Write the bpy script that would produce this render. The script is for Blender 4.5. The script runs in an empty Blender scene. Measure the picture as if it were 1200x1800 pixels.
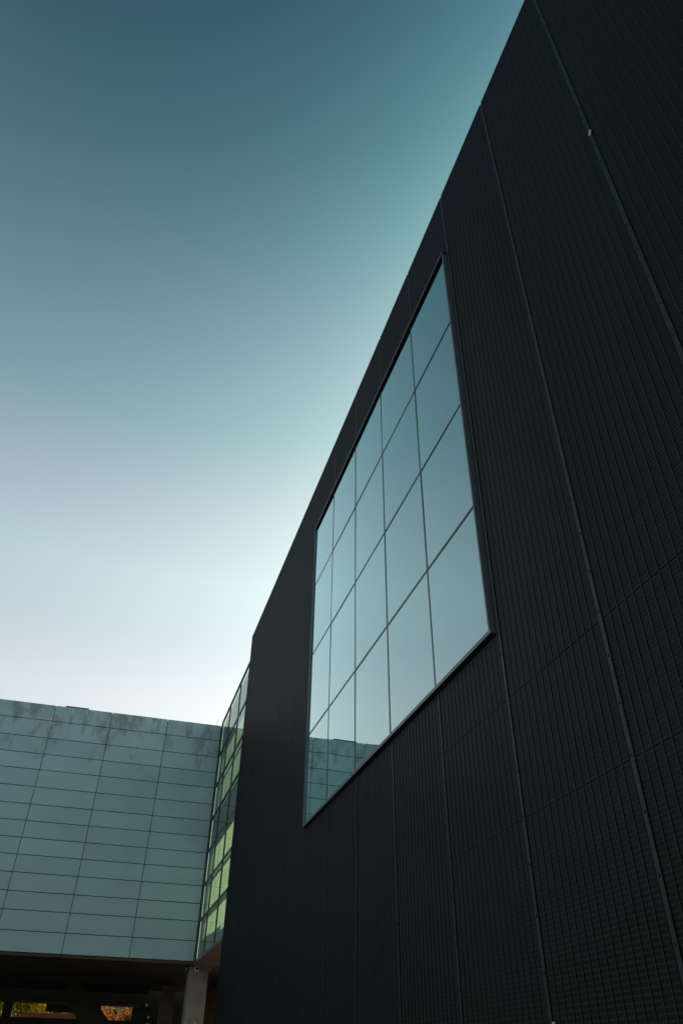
import bpy, bmesh, math, random
from mathutils import Matrix, Vector
random.seed(7)
R = math.radians
scene = bpy.context.scene
COL = scene.collection

# ------------------------------------------------------------------ camera
cam = bpy.data.cameras.new('camera'); cam_o = bpy.data.objects.new('camera', cam); COL.objects.link(cam_o)
r = (0.95943, -0.28148, 0.01633); u = (-0.18660, -0.59046, 0.78520); f = (0.21137, 0.75639, 0.61902)
cam_o.matrix_world = Matrix(((r[0], u[0], -f[0], 0), (r[1], u[1], -f[1], 0), (r[2], u[2], -f[2], 1.6), (0, 0, 0, 1)))
cam.sensor_fit = 'VERTICAL'; cam.sensor_height = 36; cam.lens = 25.724
cam.shift_x = 0.0035; cam.shift_y = -0.0088
cam.clip_end = 3000; cam.clip_start = 0.05
scene.camera = cam_o

# ------------------------------------------------------------------ sky, sun, exposure
SUN_EL, SUN_AZ = 40.0, 70.0          # azimuth measured from +Y towards +X
world = bpy.data.worlds.new('World'); scene.world = world; world.use_nodes = True
nt = world.node_tree; nt.nodes.clear()
sky = nt.nodes.new('ShaderNodeTexSky'); sky.sky_type = 'NISHITA'; sky.sun_disc = False
sky.sun_elevation = R(SUN_EL); sky.sun_rotation = R(SUN_AZ)
sky.air_density = 1.0; sky.dust_density = 4.0; sky.ozone_density = 1.0; sky.altitude = 0
# haze: the air whitens evenly towards the horizon all the way round
tc = nt.nodes.new('ShaderNodeTexCoord'); sz = nt.nodes.new('ShaderNodeSeparateXYZ'); gam = nt.nodes.new('ShaderNodeValToRGB')
nt.links.new(tc.outputs['Generated'], sz.inputs[0]); nt.links.new(sz.outputs[2], gam.inputs[0])
HAZE = [(0.0, (0.9894, 0.9442, 0.7998)), (0.38, (0.9894, 0.9442, 0.7998)), (0.45, (0.8739, 0.8865, 0.7747)), (0.52, (0.8258, 0.9217, 0.7867)), (0.6, (0.6807, 0.7596, 0.6762)), (0.68, (0.4404, 0.6008, 0.5307)), (0.76, (0.3135, 0.4514, 0.4276)), (0.84, (0.1747, 0.3209, 0.3098)), (0.9, (0.1014, 0.2206, 0.2326)), (0.95, (0.0648, 0.1575, 0.1813)), (1.0, (0.0416, 0.109, 0.1447))]
while len(gam.color_ramp.elements) < len(HAZE): gam.color_ramp.elements.new(0.5)
for e, (p_, c_) in zip(gam.color_ramp.elements, HAZE): e.position = p_
for e, (p_, c_) in zip(gam.color_ramp.elements, HAZE): e.color = (*c_, 1)
gam.color_ramp.interpolation = 'LINEAR'
mul = nt.nodes.new('ShaderNodeMix'); mul.data_type = 'RGBA'; mul.blend_type = 'MULTIPLY'; mul.inputs[0].default_value = 1
bg = nt.nodes.new('ShaderNodeBackground'); bg.inputs[1].default_value = 0.1282
wo = nt.nodes.new('ShaderNodeOutputWorld')
bw = nt.nodes.new('ShaderNodeRGBToBW'); ds = nt.nodes.new('ShaderNodeMix'); ds.data_type = 'RGBA'; ds.inputs[0].default_value = 0.5
nt.links.new(sky.outputs[0], bw.inputs[0]); nt.links.new(bw.outputs[0], ds.inputs[6]); nt.links.new(sky.outputs[0], ds.inputs[7])
nt.links.new(ds.outputs[2], mul.inputs[6]); nt.links.new(gam.outputs[0], mul.inputs[7])
nt.links.new(mul.outputs[2], bg.inputs[0]); nt.links.new(bg.outputs[0], wo.inputs[0])

sl = bpy.data.lights.new('sun', 'SUN'); so = bpy.data.objects.new('sun', sl); COL.objects.link(so)
sl.energy = 2.5; sl.angle = R(0.5); sl.color = (1, 0.86, 0.66)
sd = Vector((math.sin(R(SUN_AZ)) * math.cos(R(SUN_EL)), math.cos(R(SUN_AZ)) * math.cos(R(SUN_EL)), math.sin(R(SUN_EL))))
so.rotation_euler = sd.to_track_quat('Z', 'Y').to_euler(); so.location = sd * 60

scene.view_settings.view_transform = 'Standard'; scene.view_settings.look = 'None'
scene.view_settings.gamma = 1; scene.view_settings.use_curve_mapping = False
scene.view_settings.exposure = 1.355
scene.render.engine = 'CYCLES'
scene.cycles.max_bounces = 8; scene.cycles.transparent_max_bounces = 12

# ------------------------------------------------------------------ helpers
def mat(name, col, rough=0.6, metal=0.0, spec=0.5, noise=None, scale=4.0, amt=0.25, bump=0.0, bscale=60.0, pos=False):
    """plain surface: colour varied by a noise between col and noise colour, optional fine bump"""
    m = bpy.data.materials.new(name); m.use_nodes = True
    t = m.node_tree; b = t.nodes['Principled BSDF']
    b.inputs['Roughness'].default_value = rough; b.inputs['Metallic'].default_value = metal
    b.inputs['Specular IOR Level'].default_value = spec
    geo = t.nodes.new('ShaderNodeNewGeometry')
    n = t.nodes.new('ShaderNodeTexNoise'); n.inputs['Scale'].default_value = scale; n.inputs['Detail'].default_value = 6
    t.links.new(geo.outputs['Position'], n.inputs['Vector'])
    mr = t.nodes.new('ShaderNodeMapRange'); mr.inputs[1].default_value = 0.35; mr.inputs[2].default_value = 0.68
    mr.inputs[4].default_value = 1.0
    t.links.new(n.outputs['Fac'], mr.inputs[0])
    mx = t.nodes.new('ShaderNodeMix'); mx.data_type = 'RGBA'
    c2 = noise if noise else tuple(c * (1 - amt) for c in col)
    mx.inputs[6].default_value = (*col, 1); mx.inputs[7].default_value = (*c2, 1)
    t.links.new(mr.outputs[0], mx.inputs[0]); t.links.new(mx.outputs[2], b.inputs['Base Color'])
    if bump:
        n2 = t.nodes.new('ShaderNodeTexNoise'); n2.inputs['Scale'].default_value = bscale; n2.inputs['Detail'].default_value = 4
        t.links.new(geo.outputs['Position'], n2.inputs['Vector'])
        bp = t.nodes.new('ShaderNodeBump'); bp.inputs['Strength'].default_value = bump; bp.inputs['Distance'].default_value = 0.01
        t.links.new(n2.outputs['Fac'], bp.inputs['Height']); t.links.new(bp.outputs[0], b.inputs['Normal'])
    return m

def vary(m, lo, hi):
    """each separate sheet comes out of the paint shop a little lighter or darker"""
    t = m.node_tree; b = t.nodes['Principled BSDF']; src = b.inputs['Base Color'].links[0].from_socket
    oi = t.nodes.new('ShaderNodeObjectInfo'); mr = t.nodes.new('ShaderNodeMapRange'); mr.inputs[3].default_value = lo; mr.inputs[4].default_value = hi
    v = t.nodes.new('ShaderNodeVectorMath'); v.operation = 'SCALE'
    t.links.new(oi.outputs['Random'], mr.inputs[0]); t.links.new(src, v.inputs[0]); t.links.new(mr.outputs[0], v.inputs['Scale']); t.links.new(v.outputs[0], b.inputs['Base Color'])

def glass(name, refl, trans, ior=2.2, boost=0.0, k=1.0):
    """coated glazing: mirror layer by Fresnel over tinted clear glass"""
    m = bpy.data.materials.new(name); m.use_nodes = True
    t = m.node_tree; t.nodes.clear()
    out = t.nodes.new('ShaderNodeOutputMaterial')
    fr = t.nodes.new('ShaderNodeFresnel'); fr.inputs[0].default_value = ior
    ad = t.nodes.new('ShaderNodeMath'); ad.operation = 'MULTIPLY_ADD'; ad.use_clamp = True; ad.inputs[1].default_value = k; ad.inputs[2].default_value = boost
    t.links.new(fr.outputs[0], ad.inputs[0])
    g = t.nodes.new('ShaderNodeBsdfGlossy'); g.inputs['Color'].default_value = (*refl, 1); g.inputs['Roughness'].default_value = 0.0
    oi = t.nodes.new('ShaderNodeObjectInfo'); tv = t.nodes.new('ShaderNodeMix'); tv.data_type = 'RGBA'
    tv.inputs[6].default_value = (*refl, 1); tv.inputs[7].default_value = (*[c * 0.92 for c in refl], 1)
    t.links.new(oi.outputs['Random'], tv.inputs[0]); t.links.new(tv.outputs[2], g.inputs['Color'])
    tr = t.nodes.new('ShaderNodeBsdfTransparent'); tr.inputs[0].default_value = (*trans, 1)
    mx = t.nodes.new('ShaderNodeMixShader')
    geo = t.nodes.new('ShaderNodeNewGeometry')
    n = t.nodes.new('ShaderNodeTexNoise'); n.inputs['Scale'].default_value = 0.45; n.inputs['Detail'].default_value = 1
    t.links.new(geo.outputs['Position'], n.inputs['Vector'])
    bp = t.nodes.new('ShaderNodeBump'); bp.inputs['Strength'].default_value = 0.5; bp.inputs['Distance'].default_value = 0.01
    t.links.new(n.outputs['Fac'], bp.inputs['Height']); t.links.new(bp.outputs[0], g.inputs['Normal'])
    # the reflecting coat sits on the outer skin of the pane; its inner skin is clear
    nb = t.nodes.new('ShaderNodeMath'); nb.operation = 'SUBTRACT'; nb.inputs[0].default_value = 1; t.links.new(geo.outputs['Backfacing'], nb.inputs[1])
    fm = t.nodes.new('ShaderNodeMath'); fm.operation = 'MULTIPLY'; t.links.new(ad.outputs[0], fm.inputs[0]); t.links.new(nb.outputs[0], fm.inputs[1])
    t.links.new(fm.outputs[0], mx.inputs[0]); t.links.new(tr.outputs[0], mx.inputs[1]); t.links.new(g.outputs[0], mx.inputs[2])
    t.links.new(mx.outputs[0], out.inputs[0])
    return m

class MB:
    def __init__(s): s.v = []; s.f = []
    def box(s, x0, x1, y0, y1, z0, z1, skip=''):
        n = len(s.v)
        s.v += [(x0, y0, z0), (x1, y0, z0), (x1, y1, z0), (x0, y1, z0), (x0, y0, z1), (x1, y0, z1), (x1, y1, z1), (x0, y1, z1)]
        F = {'b': (0, 3, 2, 1), 't': (4, 5, 6, 7), 'f': (0, 1, 5, 4), 'r': (1, 2, 6, 5), 'k': (2, 3, 7, 6), 'l': (3, 0, 4, 7)}
        for k, q in F.items():
            if k not in skip: s.f.append(tuple(n + i for i in q))
        return s
    def sheet(s, x, y0, y1, z0, z1, n=6):      # hanging cloth with shallow folds
        k = len(s.v)
        for i in range(n + 1):
            y = y0 + (y1 - y0) * i / n; xx = x + 0.004 * math.sin(i * 2.1 + y0)
            s.v += [(xx, y, z0), (xx + 0.004, y, z1)]
        for i in range(n): s.f.append((k + 2 * i, k + 2 * i + 2, k + 2 * i + 3, k + 2 * i + 1))
        return s
    def prism(s, pts, y0, y1):                 # polygon in XZ extruded along Y
        n = len(s.v); c = len(pts)
        s.v += [(x, y0, z) for x, z in pts] + [(x, y1, z) for x, z in pts]
        s.f.append(tuple(n + i for i in range(c))); s.f.append(tuple(n + c + i for i in reversed(range(c))))
        for i in range(c):
            j = (i + 1) % c; s.f.append((n + i, n + c + i, n + c + j, n + j))
        return s
    def tube(s, a, b, r0, r1=None, seg=10):
        r1 = r0 if r1 is None else r1
        a = Vector(a); b = Vector(b); d = (b - a).normalized()
        x = d.orthogonal().normalized(); y = d.cross(x); n = len(s.v)
        for p, rr in ((a, r0), (b, r1)):
            for i in range(seg):
                t = 2 * math.pi * i / seg; s.v.append(tuple(p + rr * (math.cos(t) * x + math.sin(t) * y)))
        for i in range(seg):
            j = (i + 1) % seg; s.f.append((n + i, n + j, n + seg + j, n + seg + i))
        s.f.append(tuple(n + i for i in reversed(range(seg)))); s.f.append(tuple(n + seg + i for i in range(seg)))
        return s
    def mesh(s, name, m):
        me = bpy.data.meshes.new(name); me.from_pydata(s.v, [], s.f); me.update()
        bm = bmesh.new(); bm.from_mesh(me); bmesh.ops.recalc_face_normals(bm, faces=bm.faces); bm.to_mesh(me); bm.free()
        if m: me.materials.append(m)
        return me
    def build(s, name, m, parent=None, loc=None, bevel=0):
        o = link(name, s.mesh(name, m), parent, loc)
        if bevel:
            b = o.modifiers.new('bevel', 'BEVEL'); b.width = bevel; b.segments = 2; b.limit_method = 'ANGLE'
        return o

def link(name, data, parent=None, loc=None):
    o = bpy.data.objects.new(name, data); COL.objects.link(o)
    if parent: o.parent = parent
    if loc: o.location = loc
    return o
def tag(o, label=None, cat=None, group=None, kind=None):
    if label: o['label'] = label
    if cat: o['category'] = cat
    if group: o['group'] = group
    if kind: o['kind'] = kind
    return o

# ------------------------------------------------------------------ materials
M = {}
M['clad'] = mat('dark_cladding', (0.0055, 0.0056, 0.0064), 0.5, 0.0, 0.12, scale=0.7, amt=0.3)
M['rib'] = mat('dark_rib', (0.017, 0.023, 0.026), 0.45, 0.0, 0.2, scale=1.5, amt=0.3)
M['channel'] = mat('joint_channel', (0.0125, 0.026, 0.030), 0.45, 0.0, 0.25, scale=2.0, amt=0.25)
M['backing'] = mat('backing', (0.010, 0.011, 0.012), 0.8, scale=1.0)
M['screw'] = mat('screw', (0.012, 0.014, 0.016), 0.5, 0.5)
M['frame'] = mat('window_frame', (0.11, 0.15, 0.17), 0.4, 0.3, 0.5, scale=3.0, amt=0.2)
M['mullion'] = mat('mullion', (0.022, 0.034, 0.040), 0.4, 0.2)
M['pane'] = glass('coated_glass', (0.73, 0.93, 0.92), (0.35, 0.45, 0.45), 1.9, 0.32, 1.7)
M['pane2'] = glass('curtain_glass', (0.84, 0.95, 0.92), (0.80, 0.92, 0.80), 1.5, 0.05, 0.9)
M['concrete'] = mat('concrete', (0.24, 0.205, 0.165), 0.85, scale=2.5, noise=(0.15, 0.132, 0.11), bump=0.4, bscale=25)
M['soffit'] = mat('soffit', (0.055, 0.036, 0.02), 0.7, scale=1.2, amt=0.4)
M['wsoffit'] = mat('wing_soffit', (0.13, 0.075, 0.035), 0.7, scale=1.2, amt=0.4)  # orange glow of bounced light put into this brown
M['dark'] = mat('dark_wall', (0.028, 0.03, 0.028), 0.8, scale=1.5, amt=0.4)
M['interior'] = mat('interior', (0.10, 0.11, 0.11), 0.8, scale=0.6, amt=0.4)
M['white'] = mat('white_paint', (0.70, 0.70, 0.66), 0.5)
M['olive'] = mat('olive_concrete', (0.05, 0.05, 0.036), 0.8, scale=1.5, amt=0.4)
M['bark'] = mat('bark', (0.09, 0.065, 0.045), 0.9, scale=8, amt=0.5, bump=0.6, bscale=30)

vary(M['clad'], 0.82, 1.2); vary(M['rib'], 0.85, 1.15)

def facade_material():
    m = bpy.data.materials.new('facade_panel'); m.use_nodes = True
    t = m.node_tree; b = t.nodes['Principled BSDF']; L = t.links.new
    b.inputs['Roughness'].default_value = 0.3; b.inputs['Specular IOR Level'].default_value = 0.5
    geo = t.nodes.new('ShaderNodeNewGeometry'); oi = t.nodes.new('ShaderNodeObjectInfo')
    hs = t.nodes.new('ShaderNodeMix'); hs.data_type = 'RGBA'
    hs.inputs[6].default_value = (0.245, 0.39, 0.45, 1); hs.inputs[7].default_value = (0.285, 0.44, 0.50, 1)
    L(oi.outputs['Random'], hs.inputs[0])
    # broad uneven weathering
    n0 = t.nodes.new('ShaderNodeTexNoise'); n0.inputs['Scale'].default_value = 0.9; n0.inputs['Detail'].default_value = 5
    L(geo.outputs['Position'], n0.inputs['Vector'])
    m0 = t.nodes.new('ShaderNodeMapRange'); m0.inputs[1].default_value = 0.3; m0.inputs[2].default_value = 0.7; m0.inputs[3].default_value = 0.93; m0.inputs[4].default_value = 1.05
    L(n0.outputs['Fac'], m0.inputs[0])
    v0 = t.nodes.new('ShaderNodeVectorMath'); v0.operation = 'SCALE'; L(hs.outputs[2], v0.inputs[0]); L(m0.outputs[0], v0.inputs['Scale'])
    # grime: blotches and drips, thick near the parapet
    mp = t.nodes.new('ShaderNodeMapping'); mp.inputs['Scale'].default_value = (1.5, 1, 0.7)
    L(geo.outputs['Position'], mp.inputs['Vector'])
    n1 = t.nodes.new('ShaderNodeTexNoise'); n1.inputs['Scale'].default_value = 1.5; n1.inputs['Detail'].default_value = 9; n1.inputs['Roughness'].default_value = 0.68; n1.inputs['Distortion'].default_value = 0.25
    L(mp.outputs[0], n1.inputs['Vector'])
    sx = t.nodes.new('ShaderNodeSeparateXYZ'); L(geo.outputs['Position'], sx.inputs[0])
    hz = t.nodes.new('ShaderNodeMapRange'); hz.inputs[1].default_value = 9.8; hz.inputs[2].default_value = 12.9; hz.inputs[3].default_value = -0.17; hz.inputs[4].default_value = 0.045
    L(sx.outputs[2], hz.inputs[0])
    a = t.nodes.new('ShaderNodeMath'); a.operation = 'ADD'; L(n1.outputs['Fac'], a.inputs[0]); L(hz.outputs[0], a.inputs[1])
    ms = t.nodes.new('ShaderNodeMapRange'); ms.inputs[1].default_value = 0.505; ms.inputs[2].default_value = 0.63; ms.inputs[3].default_value = 0; ms.inputs[4].default_value = 0.7
    L(a.outputs[0], ms.inputs[0])
    mx = t.nodes.new('ShaderNodeMix'); mx.data_type = 'RGBA'; mx.inputs[7].default_value = (0.155, 0.175, 0.175, 1)
    L(ms.outputs[0], mx.inputs[0]); L(v0.outputs[0], mx.inputs[6]); L(mx.outputs[2], b.inputs['Base Color'])
    rr = t.nodes.new('ShaderNodeMapRange'); rr.inputs[3].default_value = 0.34; rr.inputs[4].default_value = 0.7
    L(ms.outputs[0], rr.inputs[0]); L(rr.outputs[0], b.inputs['Roughness'])
    # slight oil-canning of each sheet
    n2 = t.nodes.new('ShaderNodeTexNoise'); n2.inputs['Scale'].default_value = 1.1; n2.inputs['Detail'].default_value = 1
    L(geo.outputs['Position'], n2.inputs['Vector'])
    bp = t.nodes.new('ShaderNodeBump'); bp.inputs['Strength'].default_value = 0.25; bp.inputs['Distance'].default_value = 0.02
    L(n2.outputs['Fac'], bp.inputs['Height']); L(bp.outputs[0], b.inputs['Normal'])
    return m
M['facade'] = facade_material()

def brick_material(name, c1, c2, mortar, axis='YZ'):
    m = bpy.data.materials.new(name); m.use_nodes = True
    t = m.node_tree; b = t.nodes['Principled BSDF']; L = t.links.new
    b.inputs['Roughness'].default_value = 0.85
    geo = t.nodes.new('ShaderNodeNewGeometry'); sx = t.nodes.new('ShaderNodeSeparateXYZ'); cx = t.nodes.new('ShaderNodeCombineXYZ')
    L(geo.outputs['Position'], sx.inputs[0]); L(sx.outputs[1 if axis == 'YZ' else 0], cx.inputs[0]); L(sx.outputs[2], cx.inputs[1])
    br = t.nodes.new('ShaderNodeTexBrick'); br.inputs['Scale'].default_value = 1.0
    br.inputs['Brick Width'].default_value = 0.225; br.inputs['Row Height'].default_value = 0.075; br.inputs['Mortar Size'].default_value = 0.006
    br.inputs['Color1'].default_value = (*c1, 1); br.inputs['Color2'].default_value = (*c2, 1); br.inputs['Mortar'].default_value = (*mortar, 1)
    L(cx.outputs[0], br.inputs['Vector']); L(br.outputs['Color'], b.inputs['Base Color'])
    bp = t.nodes.new('ShaderNodeBump'); bp.inputs['Strength'].default_value = 0.5; bp.inputs['Distance'].default_value = 0.01
    L(br.outputs['Fac'], bp.inputs['Height']); bp.invert = True; L(bp.outputs[0], b.inputs['Normal'])
    return m
M['brick'] = brick_material('red_brick', (0.26, 0.085, 0.055), (0.20, 0.065, 0.045), (0.13, 0.10, 0.085))
M['brickx'] = brick_material('orange_brick', (0.34, 0.11, 0.045), (0.27, 0.085, 0.035), (0.16, 0.11, 0.08), 'XZ')

def translucent(name, c, tr):
    m = bpy.data.materials.new(name); m.use_nodes = True
    t = m.node_tree; t.nodes.clear(); out = t.nodes.new('ShaderNodeOutputMaterial')
    d = t.nodes.new('ShaderNodeBsdfDiffuse'); d.inputs[0].default_value = (*c, 1)
    l = t.nodes.new('ShaderNodeBsdfTranslucent')
    oi = t.nodes.new('ShaderNodeObjectInfo'); geo = t.nodes.new('ShaderNodeNewGeometry')
    n = t.nodes.new('ShaderNodeTexNoise'); n.inputs['Scale'].default_value = 2.2; t.links.new(geo.outputs['Position'], n.inputs['Vector'])
    mx = t.nodes.new('ShaderNodeMix'); mx.data_type = 'RGBA'; mx.inputs[6].default_value = (*c, 1); mx.inputs[7].default_value = (*[x * 0.75 for x in c], 1)
    t.links.new(n.outputs['Fac'], mx.inputs[0]); t.links.new(mx.outputs[2], l.inputs[0])
    ms = t.nodes.new('ShaderNodeMixShader'); ms.inputs[0].default_value = tr
    t.links.new(d.outputs[0], ms.inputs[1]); t.links.new(l.outputs[0], ms.inputs[2]); t.links.new(ms.outputs[0], out.inputs[0])
    return m
M['blind'] = translucent('yellow_green_blind', (0.54, 0.60, 0.44), 0.44)  # lower rows: sunlit brightness put into colour and translucency
M['blind2'] = translucent('pale_blind', (0.52, 0.56, 0.50), 0.20)  # upper rows of the same blinds, dimness put into the material
M['curtain'] = translucent('curtain', (0.6, 0.6, 0.55), 0.2)
M['leaf_gold'] = translucent('golden_leaf', (0.30, 0.21, 0.015), 0.5)
M['leaf_green'] = translucent('green_leaf', (0.10, 0.14, 0.02), 0.5)
M['leaf_red'] = translucent('russet_leaf', (0.45, 0.14, 0.05), 0.45)

# ------------------------------------------------------------------ ground
m = mat('paving', (0.10, 0.095, 0.088), 0.85, scale=0.8, amt=0.3, bump=0.3, bscale=12)
g = MB(); g.v = [(-900, -900, 0), (900, -900, 0), (900, 900, 0), (-900, 900, 0)]; g.f = [(0, 1, 2, 3)]
tag(g.build('ground', m), kind='structure')

# ------------------------------------------------------------------ dark building
DX = 3.349                                   # front of its ribs
BAY = 1.6
def YK(k): return -0.464 + BAY * k
K0, K1, YEND, TOP = -5, 14, 22.66, 13.60
WY0, WY1 = 6.06, 13.84
WZ = [11.992, 10.375, 8.644, 6.928, 5.277]
dark = tag(link('dark_building', None, loc=(DX, 8, 0)),
           'tall black building clad in fine ribbed metal with one large gridded window', 'building')
def P(o):                                     # keep world coordinates under an offset root
    return o
dark.location = (0, 0, 0)

# core with a room behind the window
bx0 = DX + 0.10
mb = MB()
mb.box(bx0, 13, YK(K0), WY0 - 0.1, 0, 13.45)
mb.box(bx0, 13, WY1 + 0.1, YEND - 0.03, 0, 13.45)
mb.box(bx0, 13, WY0 - 0.1, WY1 + 0.1, 0, WZ[4] - 0.1)
mb.box(bx0, 13, WY0 - 0.1, WY1 + 0.1, WZ[0] + 0.1, 13.45)
mb.box(bx0 + 3.5, 13, WY0 - 0.1, WY1 + 0.1, WZ[4] - 0.1, WZ[0] + 0.1)
mb.build('wall', M['backing'], dark)
MB().box(bx0 + 1.6, bx0 + 1.9, 9.0, 9.35, WZ[4] - 0.09, WZ[0] + 0.09).build('interior_column', M['interior'], dark)
MB().box(bx0 + 0.05, bx0 + 3.4, WY0, WY1, 8.72, 9.0).build('interior_floor', M['interior'], dark)
MB().box(bx0 - 0.02, 13.02, YK(K0), YEND - 0.02, 13.46, 13.52).build('roof', M['channel'], dark)

def panel_mesh(w, h):
    """one cladding cassette: horizontal louvres in front of a backing, thin vertical ribs in front; origin at its low near corner"""
    key = (round(w, 3), round(h, 3))
    if key in panel_mesh.c: return panel_mesh.c[key]
    V = []; F = []; MI = []
    def add(x0, x1, y0, y1, z0, z1, mi, faces):
        n = len(V)
        V.extend([(x0, y0, z0), (x1, y0, z0), (x1, y1, z0), (x0, y1, z0), (x0, y0, z1), (x1, y0, z1), (x1, y1, z1), (x0, y1, z1)])
        Q = {'b': (0, 3, 2, 1), 't': (4, 5, 6, 7), 'f': (0, 1, 5, 4), 'r': (1, 2, 6, 5), 'k': (2, 3, 7, 6), 'l': (3, 0, 4, 7)}
        for c in faces: F.append(tuple(n + i for i in Q[c])); MI.append(mi)
    add(0.036, 0.046, 0, w, 0, h, 1, 'lrfkbt')                       # backing sheet
    add(0.026, 0.036, 0, 0.006, 0, h, 0, 'lfkbt'); add(0.026, 0.036, w - 0.006, w, 0, h, 0, 'lfkbt')
    add(0.032, 0.036, 0.006, w - 0.006, 0, 0.006, 0, 'lbt'); add(0.0295, 0.036, 0.006, w - 0.006, h - 0.004, h, 0, 'lbt')
    p = 0.036; n = int((h - 0.03) / p)
    for i in range(n):
        z = 0.018 + i * (h - 0.036) / n
        add(0.0344, 0.036, 0.006, w - 0.006, z + 0.006, z + 0.029, 0, 'lbt')
    nr = int(round(w / 0.1))
    for i in range(1, nr):
        y = w * i / nr
        add(0.0285, 0.033, y - 0.004, y + 0.004, 0.0, h, 2, 'lfkbt')
    me = bpy.data.meshes.new('panel'); me.from_pydata(V, [], F); me.update()
    for mm in (M['clad'], M['backing'], M['rib']): me.materials.append(mm)
    me.polygons.foreach_set('material_index', MI)
    panel_mesh.c[key] = me
    return me
panel_mesh.c = {}

tiers = [(0.05, 3.40), (3.40, 4.49), (4.49, TOP)]
GAP = 0.026
for k in range(K0, K1 + 1):
    y0 = YK(k) + GAP; y1 = (YK(k + 1) - GAP) if k < K1 else YEND
    for z0, z1 in tiers:
        parts = [(z0, z1)]
        if z1 == TOP and 4 <= k <= 8: parts = [(z0, WZ[4] - 0.075), (WZ[0] + 0.05, z1)]
        for a, b in parts:
            o = link('cladding_panel', panel_mesh(y1 - y0, b - a - 0.001), dark,
                     (DX + random.uniform(-0.0015, 0.0015), y0, a + 0.0005))
# joint channels between bays, with screw heads
sc_me = MB().tube((0, 0, 0), (-0.006, 0, 0), 0.011, 0.009, 6).mesh('screw', M['screw'])
for k in range(K0, K1 + 1):
    y = YK(k); segs = [(0.0, TOP - 0.045)]
    if 4 < k < 9: segs = [(0.0, WZ[4] - 0.075), (WZ[0] + 0.05, TOP - 0.045)]
    if k == 4: segs = [(0.0, TOP - 0.045)]
    for a, b in segs:
        ch = MB().box(DX + 0.0285, DX + 0.06, y - GAP + 0.001, y + GAP - 0.001, a, b).build('joint_channel', M['channel'], dark)
        if k in (2, 3, 4, 5, 6):
            z = a + 0.385 * 0.5 if a > 5 else 6.092 % 0.382
            while z < b - 0.05:
                link('screw', sc_me, ch, (DX + 0.0285, y + 0.002, z)); z += 0.382
# end return of the cladding screen
MB().box(DX + 0.047, bx0 + 3.0, YEND - 0.028, YEND, 0, TOP - 0.02).build('end_panel', M['clad'], dark)
MB().box(DX + 0.022, DX + 0.06, YEND + 0.001, YEND + 0.02, 0, TOP + 0.005).build('corner_trim', M['channel'], dark)

# ---- the big window
FX = DX - 0.022                               # front of the projecting frame
GX = 3.356
window = link('window', None, dark)
window['label'] = 'large gridded window mirroring the sky'
MB().box(FX, DX + 0.09, WY0 - 0.05, WY1 + 0.025, WZ[4] - 0.055, WZ[4] - 0.012).build('sill', M['frame'], window)
MB().box(FX - 0.012, FX - 0.007, WY0 - 0.05, WY1 + 0.025, WZ[0] + 0.008, WZ[0] + 0.04).build('head', M['frame'], window)
MB().box(FX - 0.0065, DX + 0.09, WY0 - 0.05, WY1 + 0.025, WZ[0] + 0.01, WZ[0] + 0.04).build('head_soffit', M['backing'], window)  # shade of the underside put into a darker material than the frame
MB().box(FX, DX + 0.09, WY0 - 0.036, WY0 - 0.008, WZ[4] - 0.0115, WZ[0] + 0.0095).build('jamb', M['frame'], window)
MB().box(FX, DX + 0.09, WY1 + 0.004, WY1 + 0.025, WZ[4] - 0.0115, WZ[0] + 0.0095).build('jamb', M['frame'], window)
ys = [WY0] + [YK(k) for k in range(5, 9)] + [WY1]
for i in range(1, 5):
    MB().box(GX - 0.004, GX + 0.05, ys[i] - 0.016, ys[i] + 0.016, WZ[4], WZ[0]).build('mullion', M['mullion'], window)
for j in range(1, 4):
    for i in range(5):
        MB().box(GX - 0.0045, GX + 0.05, ys[i] + (0.0165 if i else 0.001), ys[i + 1] - (0.0165 if i < 4 else 0.001), WZ[j] - 0.018, WZ[j] + 0.018).build('transom', M['mullion'], window)
for i in range(5):
    for j in range(4):
        a0 = ys[i] + 0.005; a1 = ys[i + 1] - 0.005; b0 = WZ[j + 1] + 0.004; b1 = WZ[j] - 0.004
        cy, cz = (a0 + a1) / 2, (b0 + b1) / 2
        o = MB().box(0, 0.012, a0 - cy, a1 - cy, b0 - cz, b1 - cz).build('pane', M['pane'], window, (GX, cy, cz))
        o.rotation_euler = (0, R(random.uniform(-0.1, 0.1)), R(random.uniform(-0.12, 0.12)))
for i in range(5):
    y = ys[i] + 0.22
    for a, b in ((0.0, 0.16), (0.24, 0.33)):
        MB().sheet(GX + 0.30, y + a, y + b, WZ[4], WZ[0] - 0.02, 4).build('curtain_strip', M['curtain'], window)
# dark inner gasket round the glazing
MB().box(GX - 0.006, GX + 0.03, WY0 - 0.0075, WY0 + 0.012, WZ[4] + 0.0005, WZ[0] - 0.0005).build('gasket', M['mullion'], window)
MB().box(GX - 0.006, GX + 0.03, WY0 - 0.0075, WY1 + 0.0035, WZ[4] - 0.0115, WZ[4]).build('gasket', M['mullion'], window)
MB().box(GX - 0.006, GX + 0.03, WY0 - 0.0075, WY1 + 0.0035, WZ[0], WZ[0] + 0.0095).build('gasket', M['mullion'], window)
# small pale clip caught in a joint
cl = tag(MB().box(-0.02, 0.0, -0.009, 0.009, -0.035, 0.035).build('metal_clip', M['white'], None, (DX + 0.024, 2.716, 9.286), 0.004),
         'tiny pale metal clip on the widest screwed joint of the black wall', 'clip')
cl.rotation_euler = (R(25), 0, 0)
cl2 = tag(MB().box(-0.02, 0.0, -0.008, 0.008, -0.03, 0.03).build('metal_clip', M['white'], None, (DX + 0.02, 5.86, 1.93), 0.003),
          'tiny pale metal clip low on the black wall at the bottom edge', 'clip')

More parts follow.
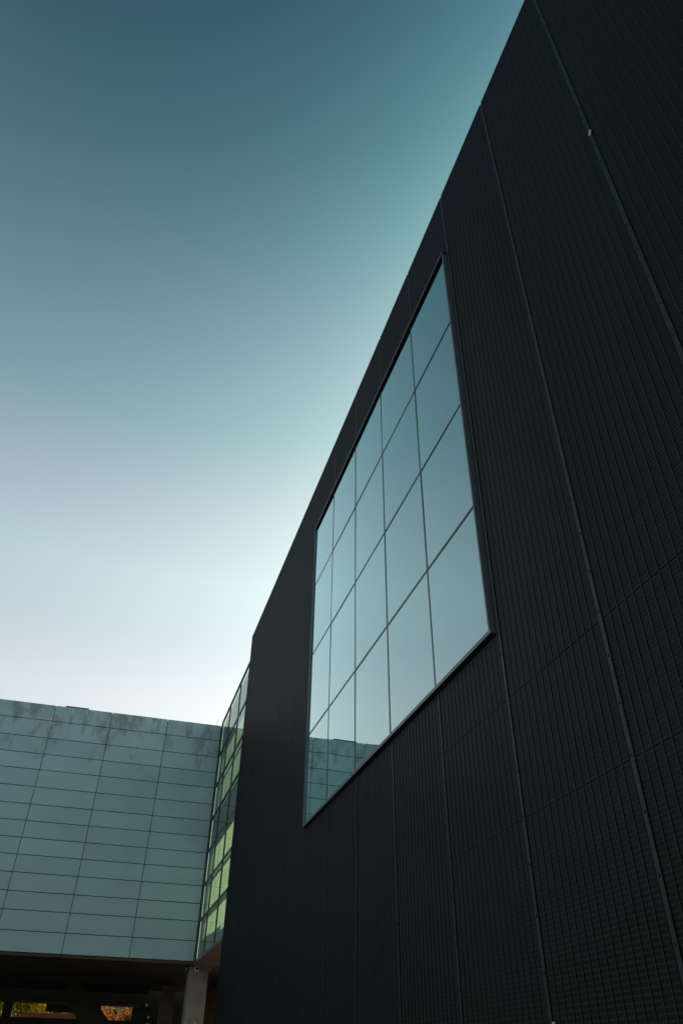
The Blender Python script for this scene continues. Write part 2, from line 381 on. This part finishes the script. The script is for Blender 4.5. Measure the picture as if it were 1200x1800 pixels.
# ------------------------------------------------------------------ building clad in pale panels
FY = 30.456
XC = 3.615
ROWS = [13.32, 12.665, 11.975, 11.345, 10.745, 10.11, 9.485, 8.905, 8.325, 7.762, 7.187, 6.60, 6.03, 5.413, 4.79]
COLX = [3.60, 1.36, -0.89, -3.12, -5.36, -7.60, -9.84, -12.08, -14.32]
YB = 41.5
lb = tag(link('panel_building', None), 'low building faced in stained pale teal panels with a glazed side wing', 'building')
core = MB()
core.box(COLX[-1], XC + 0.02, FY + 0.05, YB, 4.79, 13.1)
core.build('wall', M['backing'], lb)
MB().box(COLX[-1] + 0.01, XC - 0.01, FY + 0.0325, YB + 0.05, 13.105, 13.26).build('roof', M['dark'], lb)
for i in range(len(COLX) - 1):
    for j in range(14):
        w = COLX[i] - COLX[i + 1]; h = ROWS[j] - ROWS[j + 1]; gp = 0.011
        if (i, j) == (0, 0): pass
        key = (round(w, 3), round(h, 3))
        me = facade_cache.get(key) if 'facade_cache' in globals() else None
        if me is None:
            if 'facade_cache' not in globals(): facade_cache = {}
            bm = bmesh.new(); bmesh.ops.create_cube(bm, size=1)
            bmesh.ops.scale(bm, vec=(w - 2 * gp, 0.03, h - 2 * gp), verts=bm.verts)
            bmesh.ops.bevel(bm, geom=bm.edges[:], offset=0.003, segments=1, affect='EDGES')
            me = bpy.data.meshes.new('facade_panel'); bm.to_mesh(me); bm.free(); me.materials.append(M['facade'])
            facade_cache[key] = me
        o = link('facade_panel', me, lb, (COLX[i + 1] + w / 2, FY + 0.015 + random.uniform(-0.001, 0.001), ROWS[j + 1] + h / 2))
        o.rotation_euler = (R(random.uniform(-0.12, 0.12)), 0, R(random.uniform(-0.12, 0.12)))
# parapet flashing piece, corner post, soffit
MB().box(-2.75, -1.85, FY + 0.02, FY + 0.25, 13.321, 13.365).build('roof_flashing', M['backing'], lb)
MB().box(XC - 0.012, XC + 0.05, FY - 0.16, FY + 0.049, 4.74, 13.38).build('corner_post', M['mullion'], lb, bevel=0.004)
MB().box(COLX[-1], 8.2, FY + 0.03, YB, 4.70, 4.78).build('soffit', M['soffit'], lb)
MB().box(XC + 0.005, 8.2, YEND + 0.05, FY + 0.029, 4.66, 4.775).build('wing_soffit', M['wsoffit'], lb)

# ---- glazed side wing
TZ = [13.38, 11.98, 10.74, 9.485, 8.325, 7.187, 6.03, 4.79]
MY = [FY - 0.17, 28.35, 26.05, 23.75, YEND + 0.06]
curtain = link('curtain_wall', None, lb)
curtain['label'] = 'glazed side wing with yellow green blinds'
MB().box(XC - 0.02, XC + 0.04, MY[-1], MY[0], 4.70, 4.785).build('sill', M['frame'], curtain)
MB().box(XC - 0.02, XC + 0.04, MY[-1], MY[0], 13.36, 13.42).build('head', M['frame'], curtain)
for y in MY[1:-1]:
    MB().box(XC - 0.002, XC + 0.045, y - 0.038, y + 0.038, 4.786, 13.359).build('mullion', M['mullion'], curtain)
for z in TZ[1:-1]:
    for a, b in zip(MY[1:], MY[:-1]):
        MB().box(XC - 0.004, XC + 0.045, a + 0.039, b - (0.039 if b != MY[0] else 0.0), z - 0.042, z + 0.042).build('transom', M['mullion'], curtain)
for (z1, z0) in zip(TZ[:-1], TZ[1:]):
    for a, b in zip(MY[1:], MY[:-1]):
        cy, cz = (a + b) / 2, (z0 + z1) / 2
        o = MB().box(0, 0.012, a + 0.01 - cy, b - 0.01 - cy, z0 + 0.005 - cz, z1 - 0.005 - cz).build('pane', M['pane2'], curtain, (XC + 0.02, cy, cz))
        o.rotation_euler = (0, R(random.uniform(-0.05, 0.05)), R(random.uniform(-0.05, 0.05)))
# roller blinds behind the glass, sunlight painted in by row; wing floors and roof
BX = XC + 0.16
for zi in (1, 2, 4, 5, 6):
    z1, z0 = TZ[zi], TZ[zi + 1]
    for j, (a, b) in enumerate(zip(MY[1:], MY[:-1])):
        low = z0 + 0.10 if zi < 6 else z0 + (0.62, 0.55, 0.4, 0.3)[j]  # bottom row hems stepped to follow a slanted shadow edge
        MB().sheet(BX, a + 0.03, b - 0.03, low, z1 - 0.05).build('roller_blind', M['blind'] if zi > 3 else M['blind2'], curtain)
for z in (9.52,):
    MB().box(XC + 0.1, 4.9, MY[-1], MY[0], z - 0.12, z).build('floor_slab', M['interior'], lb)
MB().box(XC + 0.085, 5.0, MY[-1], MY[0], 13.2, 13.35).build('wing_roof', M['dark'], lb)
MB().box(XC + 0.085, 5.0, MY[0] + 0.001, MY[0] + 0.12, 4.786, 13.199).build('partition', M['interior'], lb)

# ---- columns under the building
def column(x0, x1, y0, y1, z1, label):
    return tag(MB().box(x0, x1, y0, y1, 0, z1).build('column', M['concrete'], lb, bevel=0.02), label)
column(3.52, 4.19, 30.75, 31.40, 4.699, 'pale concrete column at the glazed corner')
column(3.36, 3.92, 38.6, 39.15, 4.699, 'dim concrete column further back')

def ring(name, x, y, z, r_, label):
    o = tag(link(name, None, loc=(x, y, z)), label, 'lamp')
    MB().tube((0, 0.05, 0), (0, -0.03, 0), r_, r_ * 0.9, 20).build('housing', M['white'], o)
    MB().tube((0, -0.0305, 0), (0, -0.05, 0), r_ * 0.62, r_ * 0.55, 16).build('lens', M['backing'], o)
    return o
ring('wall_lamp', 3.77, 30.70, 4.60, 0.085, 'small round lamp with dark centre at the top of the concrete column')  # security camera, not a lamp; gives no light
for x, lab in ((3.42, 'small pale fitting left of the concrete column top'), (4.26, 'small pale fitting right of the concrete column top')):
    o = tag(link('bracket', None, loc=(x, 30.85, 4.60)), lab, 'bracket')
    MB().box(-0.035, 0.035, -0.05, 0.05, -0.05, 0.05).build('housing', M['concrete'], o, bevel=0.008)
    MB().tube((0, 0, 0.05), (0, 0, 0.095), 0.015).build('stem', M['dark'], o)

# ------------------------------------------------------------------ under and behind the building
bw = MB().box(5.45, 5.75, 33.0, 41.2, 0, 4.655).build('brick_wall', M['brick'])
tag(bw, 'red brick wall under the glazed wing, right of the concrete column', 'wall')
fw_ = tag(link('garden_wall', None), 'reddish wall with cream top band and dark rail behind the column', 'wall')
MB().box(5.10, 5.40, 43.0, 56.0, 0, 4.35).build('wall', M['brick'], fw_)
MB().box(5.05, 5.42, 43.0, 56.0, 4.351, 4.47).build('rail', M['backing'], fw_)
MB().box(5.12, 5.38, 43.0, 56.0, 4.471, 5.2).build('top_band', mat('cream', (0.50, 0.38, 0.20), 0.7), fw_)
MB().tube((5.04, 47.5, 0), (5.04, 47.5, 4.3), 0.05).build('pipe', M['dark'], fw_)  # dark upright standing for a pipe's shadow on the wall

back = tag(link('back_wall', None), 'dark wall with slot openings at the back of the undercroft', 'wall')
BYW = 42.0
# openings (x0,x1,z0,z1)
def seg(x0, x1, z0, z1, m=M['dark'], n='wall_section'):
    MB().box(x0, x1, BYW, BYW + 0.3, z0, z1).build(n, m, back)
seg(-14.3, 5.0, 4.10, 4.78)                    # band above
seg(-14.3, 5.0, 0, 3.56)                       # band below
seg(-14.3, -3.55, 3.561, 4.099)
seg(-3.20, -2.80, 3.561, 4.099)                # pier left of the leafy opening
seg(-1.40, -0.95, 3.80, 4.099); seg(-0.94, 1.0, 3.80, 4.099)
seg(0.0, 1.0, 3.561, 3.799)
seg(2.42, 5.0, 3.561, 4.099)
MB().box(-2.74, -2.70, BYW - 0.02, BYW + 0.05, 3.561, 4.099).build('post', M['white'], back)
MB().box(-2.9, -0.5, BYW - 0.03, BYW - 0.001, 4.08, 4.16).build('lintel', M['wsoffit'], back)  # both lintels carry the undercroft's orange glow in their colour
MB().box(0.9, 2.7, BYW - 0.03, BYW - 0.001, 4.08, 4.16).build('lintel', M['wsoffit'], back)
for y, z in ((36.0, 4.48), (39.0, 4.40)):
    MB().box(-14.2, 2.8, y, y + 0.3, z, 4.695).build('beam', M['dark'], back)

st = tag(link('staircase', None), 'dark staircase descending to the right under the building', 'stairs')
SY0, SY1 = 38.2, 39.4
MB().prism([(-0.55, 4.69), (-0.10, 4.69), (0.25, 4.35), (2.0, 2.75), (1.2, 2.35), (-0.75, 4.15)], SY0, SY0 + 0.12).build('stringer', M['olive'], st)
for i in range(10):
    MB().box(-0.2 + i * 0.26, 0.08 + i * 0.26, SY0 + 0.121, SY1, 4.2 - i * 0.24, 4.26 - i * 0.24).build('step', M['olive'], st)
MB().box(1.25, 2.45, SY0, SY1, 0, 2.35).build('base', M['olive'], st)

# street lamp with round globe
lp = tag(link('street_lamp', None, loc=(3.413, 28.0, 0)), 'street lamp with round cream globe in front of the concrete column', 'lamp')
MB().tube((0, 0, 0), (0, 0, 2.56), 0.06, 0.045, 12).build('post', M['dark'], lp)
bm = bmesh.new(); bmesh.ops.create_uvsphere(bm, u_segments=24, v_segments=16, radius=0.24)
me = bpy.data.meshes.new('globe'); bm.to_mesh(me); bm.free(); me.polygons.foreach_set('use_smooth', [True] * len(me.polygons))
me.materials.append(mat('globe', (0.26, 0.21, 0.14), 0.6, scale=9, amt=0.35)); link('globe', me, lp, (0, 0, 2.76))
# pale post by the black wall corner
po = tag(MB().tube((0, 0, 0), (0, 0, 3.0), 0.035).build('post', M['white'], None, (4.35, 29.0, 0)), 'thin pale post between brick wall and black building', 'post')
# rod on the roof corner
tag(MB().tube((0, 0, 0), (0, 0, 0.36), 0.012, 0.006, 6).build('lightning_rod', M['mullion'], None, (3.42, FY + 0.1, 13.26)),
    'thin rod standing on the roof corner beside the glazed wing', 'rod')

# window reflections, added as small white boxes in the dark undercroft
for i, (x, z) in enumerate([(3.02, 4.18), (3.18, 3.72), (3.16, 3.46)]):
    o = tag(link('wall_light', None, loc=(x, BYW - 0.02, z)),
            ['topmost small pale fitting on the dark back wall', 'middle small pale fitting on the dark back wall', 'lowest small pale fitting on the dark back wall'][i], 'fitting')
    MB().box(-0.05, 0.05, -0.06, 0.0, -0.05, 0.05).build('cover', M['white'], o, bevel=0.01)

# low brick wall and trees and house beyond
tag(MB().box(-2.6, 0.6, 46.0, 46.25, 0, 3.95).build('garden_wall', M['brickx']), 'sunlit orange brick wall seen through the left slot opening', 'wall')
hs = tag(link('house', None), 'small pale house with dark windows seen through the right slot opening', 'house')
MB().box(1.0, 5.5, 62, 68, 0, 5.3).build('wall', mat('render_wall', (0.35, 0.30, 0.25), 0.8), hs)
MB().prism([(0.8, 5.301), (5.7, 5.301), (3.25, 7.2)], 61.8, 68.2).build('roof', M['dark'], hs)
for x in (1.9, 3.0): MB().box(x, x + 0.7, 61.97, 61.999, 4.4, 5.1).build('window', M['backing'], hs)

tb = tag(link('terrace_building', None), 'long brown brick building far behind the trees', 'building')  # added backdrop, keeps the bright sky out of the slots
MB().box(-30, 30, 78, 86, 0, 7.6).build('wall', M['brickx'], tb)
MB().prism([(-30.4, 7.601), (30.4, 7.601), (28, 9.6), (-28, 9.6)], 77.6, 86.4).build('roof', M['dark'], tb)
for i in range(12):
    w_ = MB().box(-7 + i * 1.6, -6.1 + i * 1.6, 77.93, 77.999, 5.2, 6.6).build('window', M['backing'], tb)

def tree(x, y, z0, z1, rad, mats, n, label, seed):
    rnd = random.Random(seed)
    t = tag(link('tree', None, loc=(x, y, 0)), label, 'tree')
    tb = MB(); tb.tube((0, 0, 0), (0.05, 0, z0 + 0.4), 0.14, 0.09, 8)
    for i in range(6):
        a = rnd.uniform(0, 6.28); tb.tube((0.05, 0, z0), (math.cos(a) * rad * 0.6, math.sin(a) * rad * 0.6, z0 + (z1 - z0) * rnd.uniform(0.4, 0.8)), 0.05, 0.015, 5)
    tb.build('trunk', M['bark'], t)
    V = []; F = []; MI = []
    cl = [(rnd.gauss(0, rad * 0.45), rnd.gauss(0, rad * 0.45), rnd.uniform(z0, z1), rnd.uniform(0.25, 0.55)) for _ in range(40)]
    for i in range(n):
        c = rnd.choice(cl); p = Vector((c[0] + rnd.gauss(0, c[3] * .5), c[1] + rnd.gauss(0, c[3] * .5), c[2] + rnd.gauss(0, c[3] * .5)))
        a = Vector((rnd.gauss(0, 1), rnd.gauss(0, 1), rnd.gauss(0, 1))).normalized(); b = a.orthogonal().normalized(); s = rnd.uniform(0.05, 0.10)
        k = len(V); V += [tuple(p - a * s), tuple(p + b * s * .6), tuple(p + a * s), tuple(p - b * s * .6)]; F.append((k, k + 1, k + 2, k + 3)); MI.append(rnd.randrange(len(mats)))
    me = bpy.data.meshes.new('crown'); me.from_pydata(V, [], F)
    for mm in mats: me.materials.append(mm)
    me.polygons.foreach_set('material_index', MI); link('crown', me, t)
tree(-2.6, 49.5, 2.5, 6.0, 1.2, [M['leaf_gold'], M['leaf_green'], M['leaf_gold']], 9000, 'golden green tree seen through the left slot opening', 1)
tree(2.6, 47.5, 2.2, 4.15, 0.9, [M['leaf_red'], M['leaf_red'], M['leaf_gold']], 8000, 'russet leaved tree seen through the right slot opening', 2)
tree(-4.3, 48.0, 2.2, 5.5, 0.9, [M['leaf_green'], M['leaf_gold']], 5000, 'dull green tree behind the opening at the far left edge', 3)
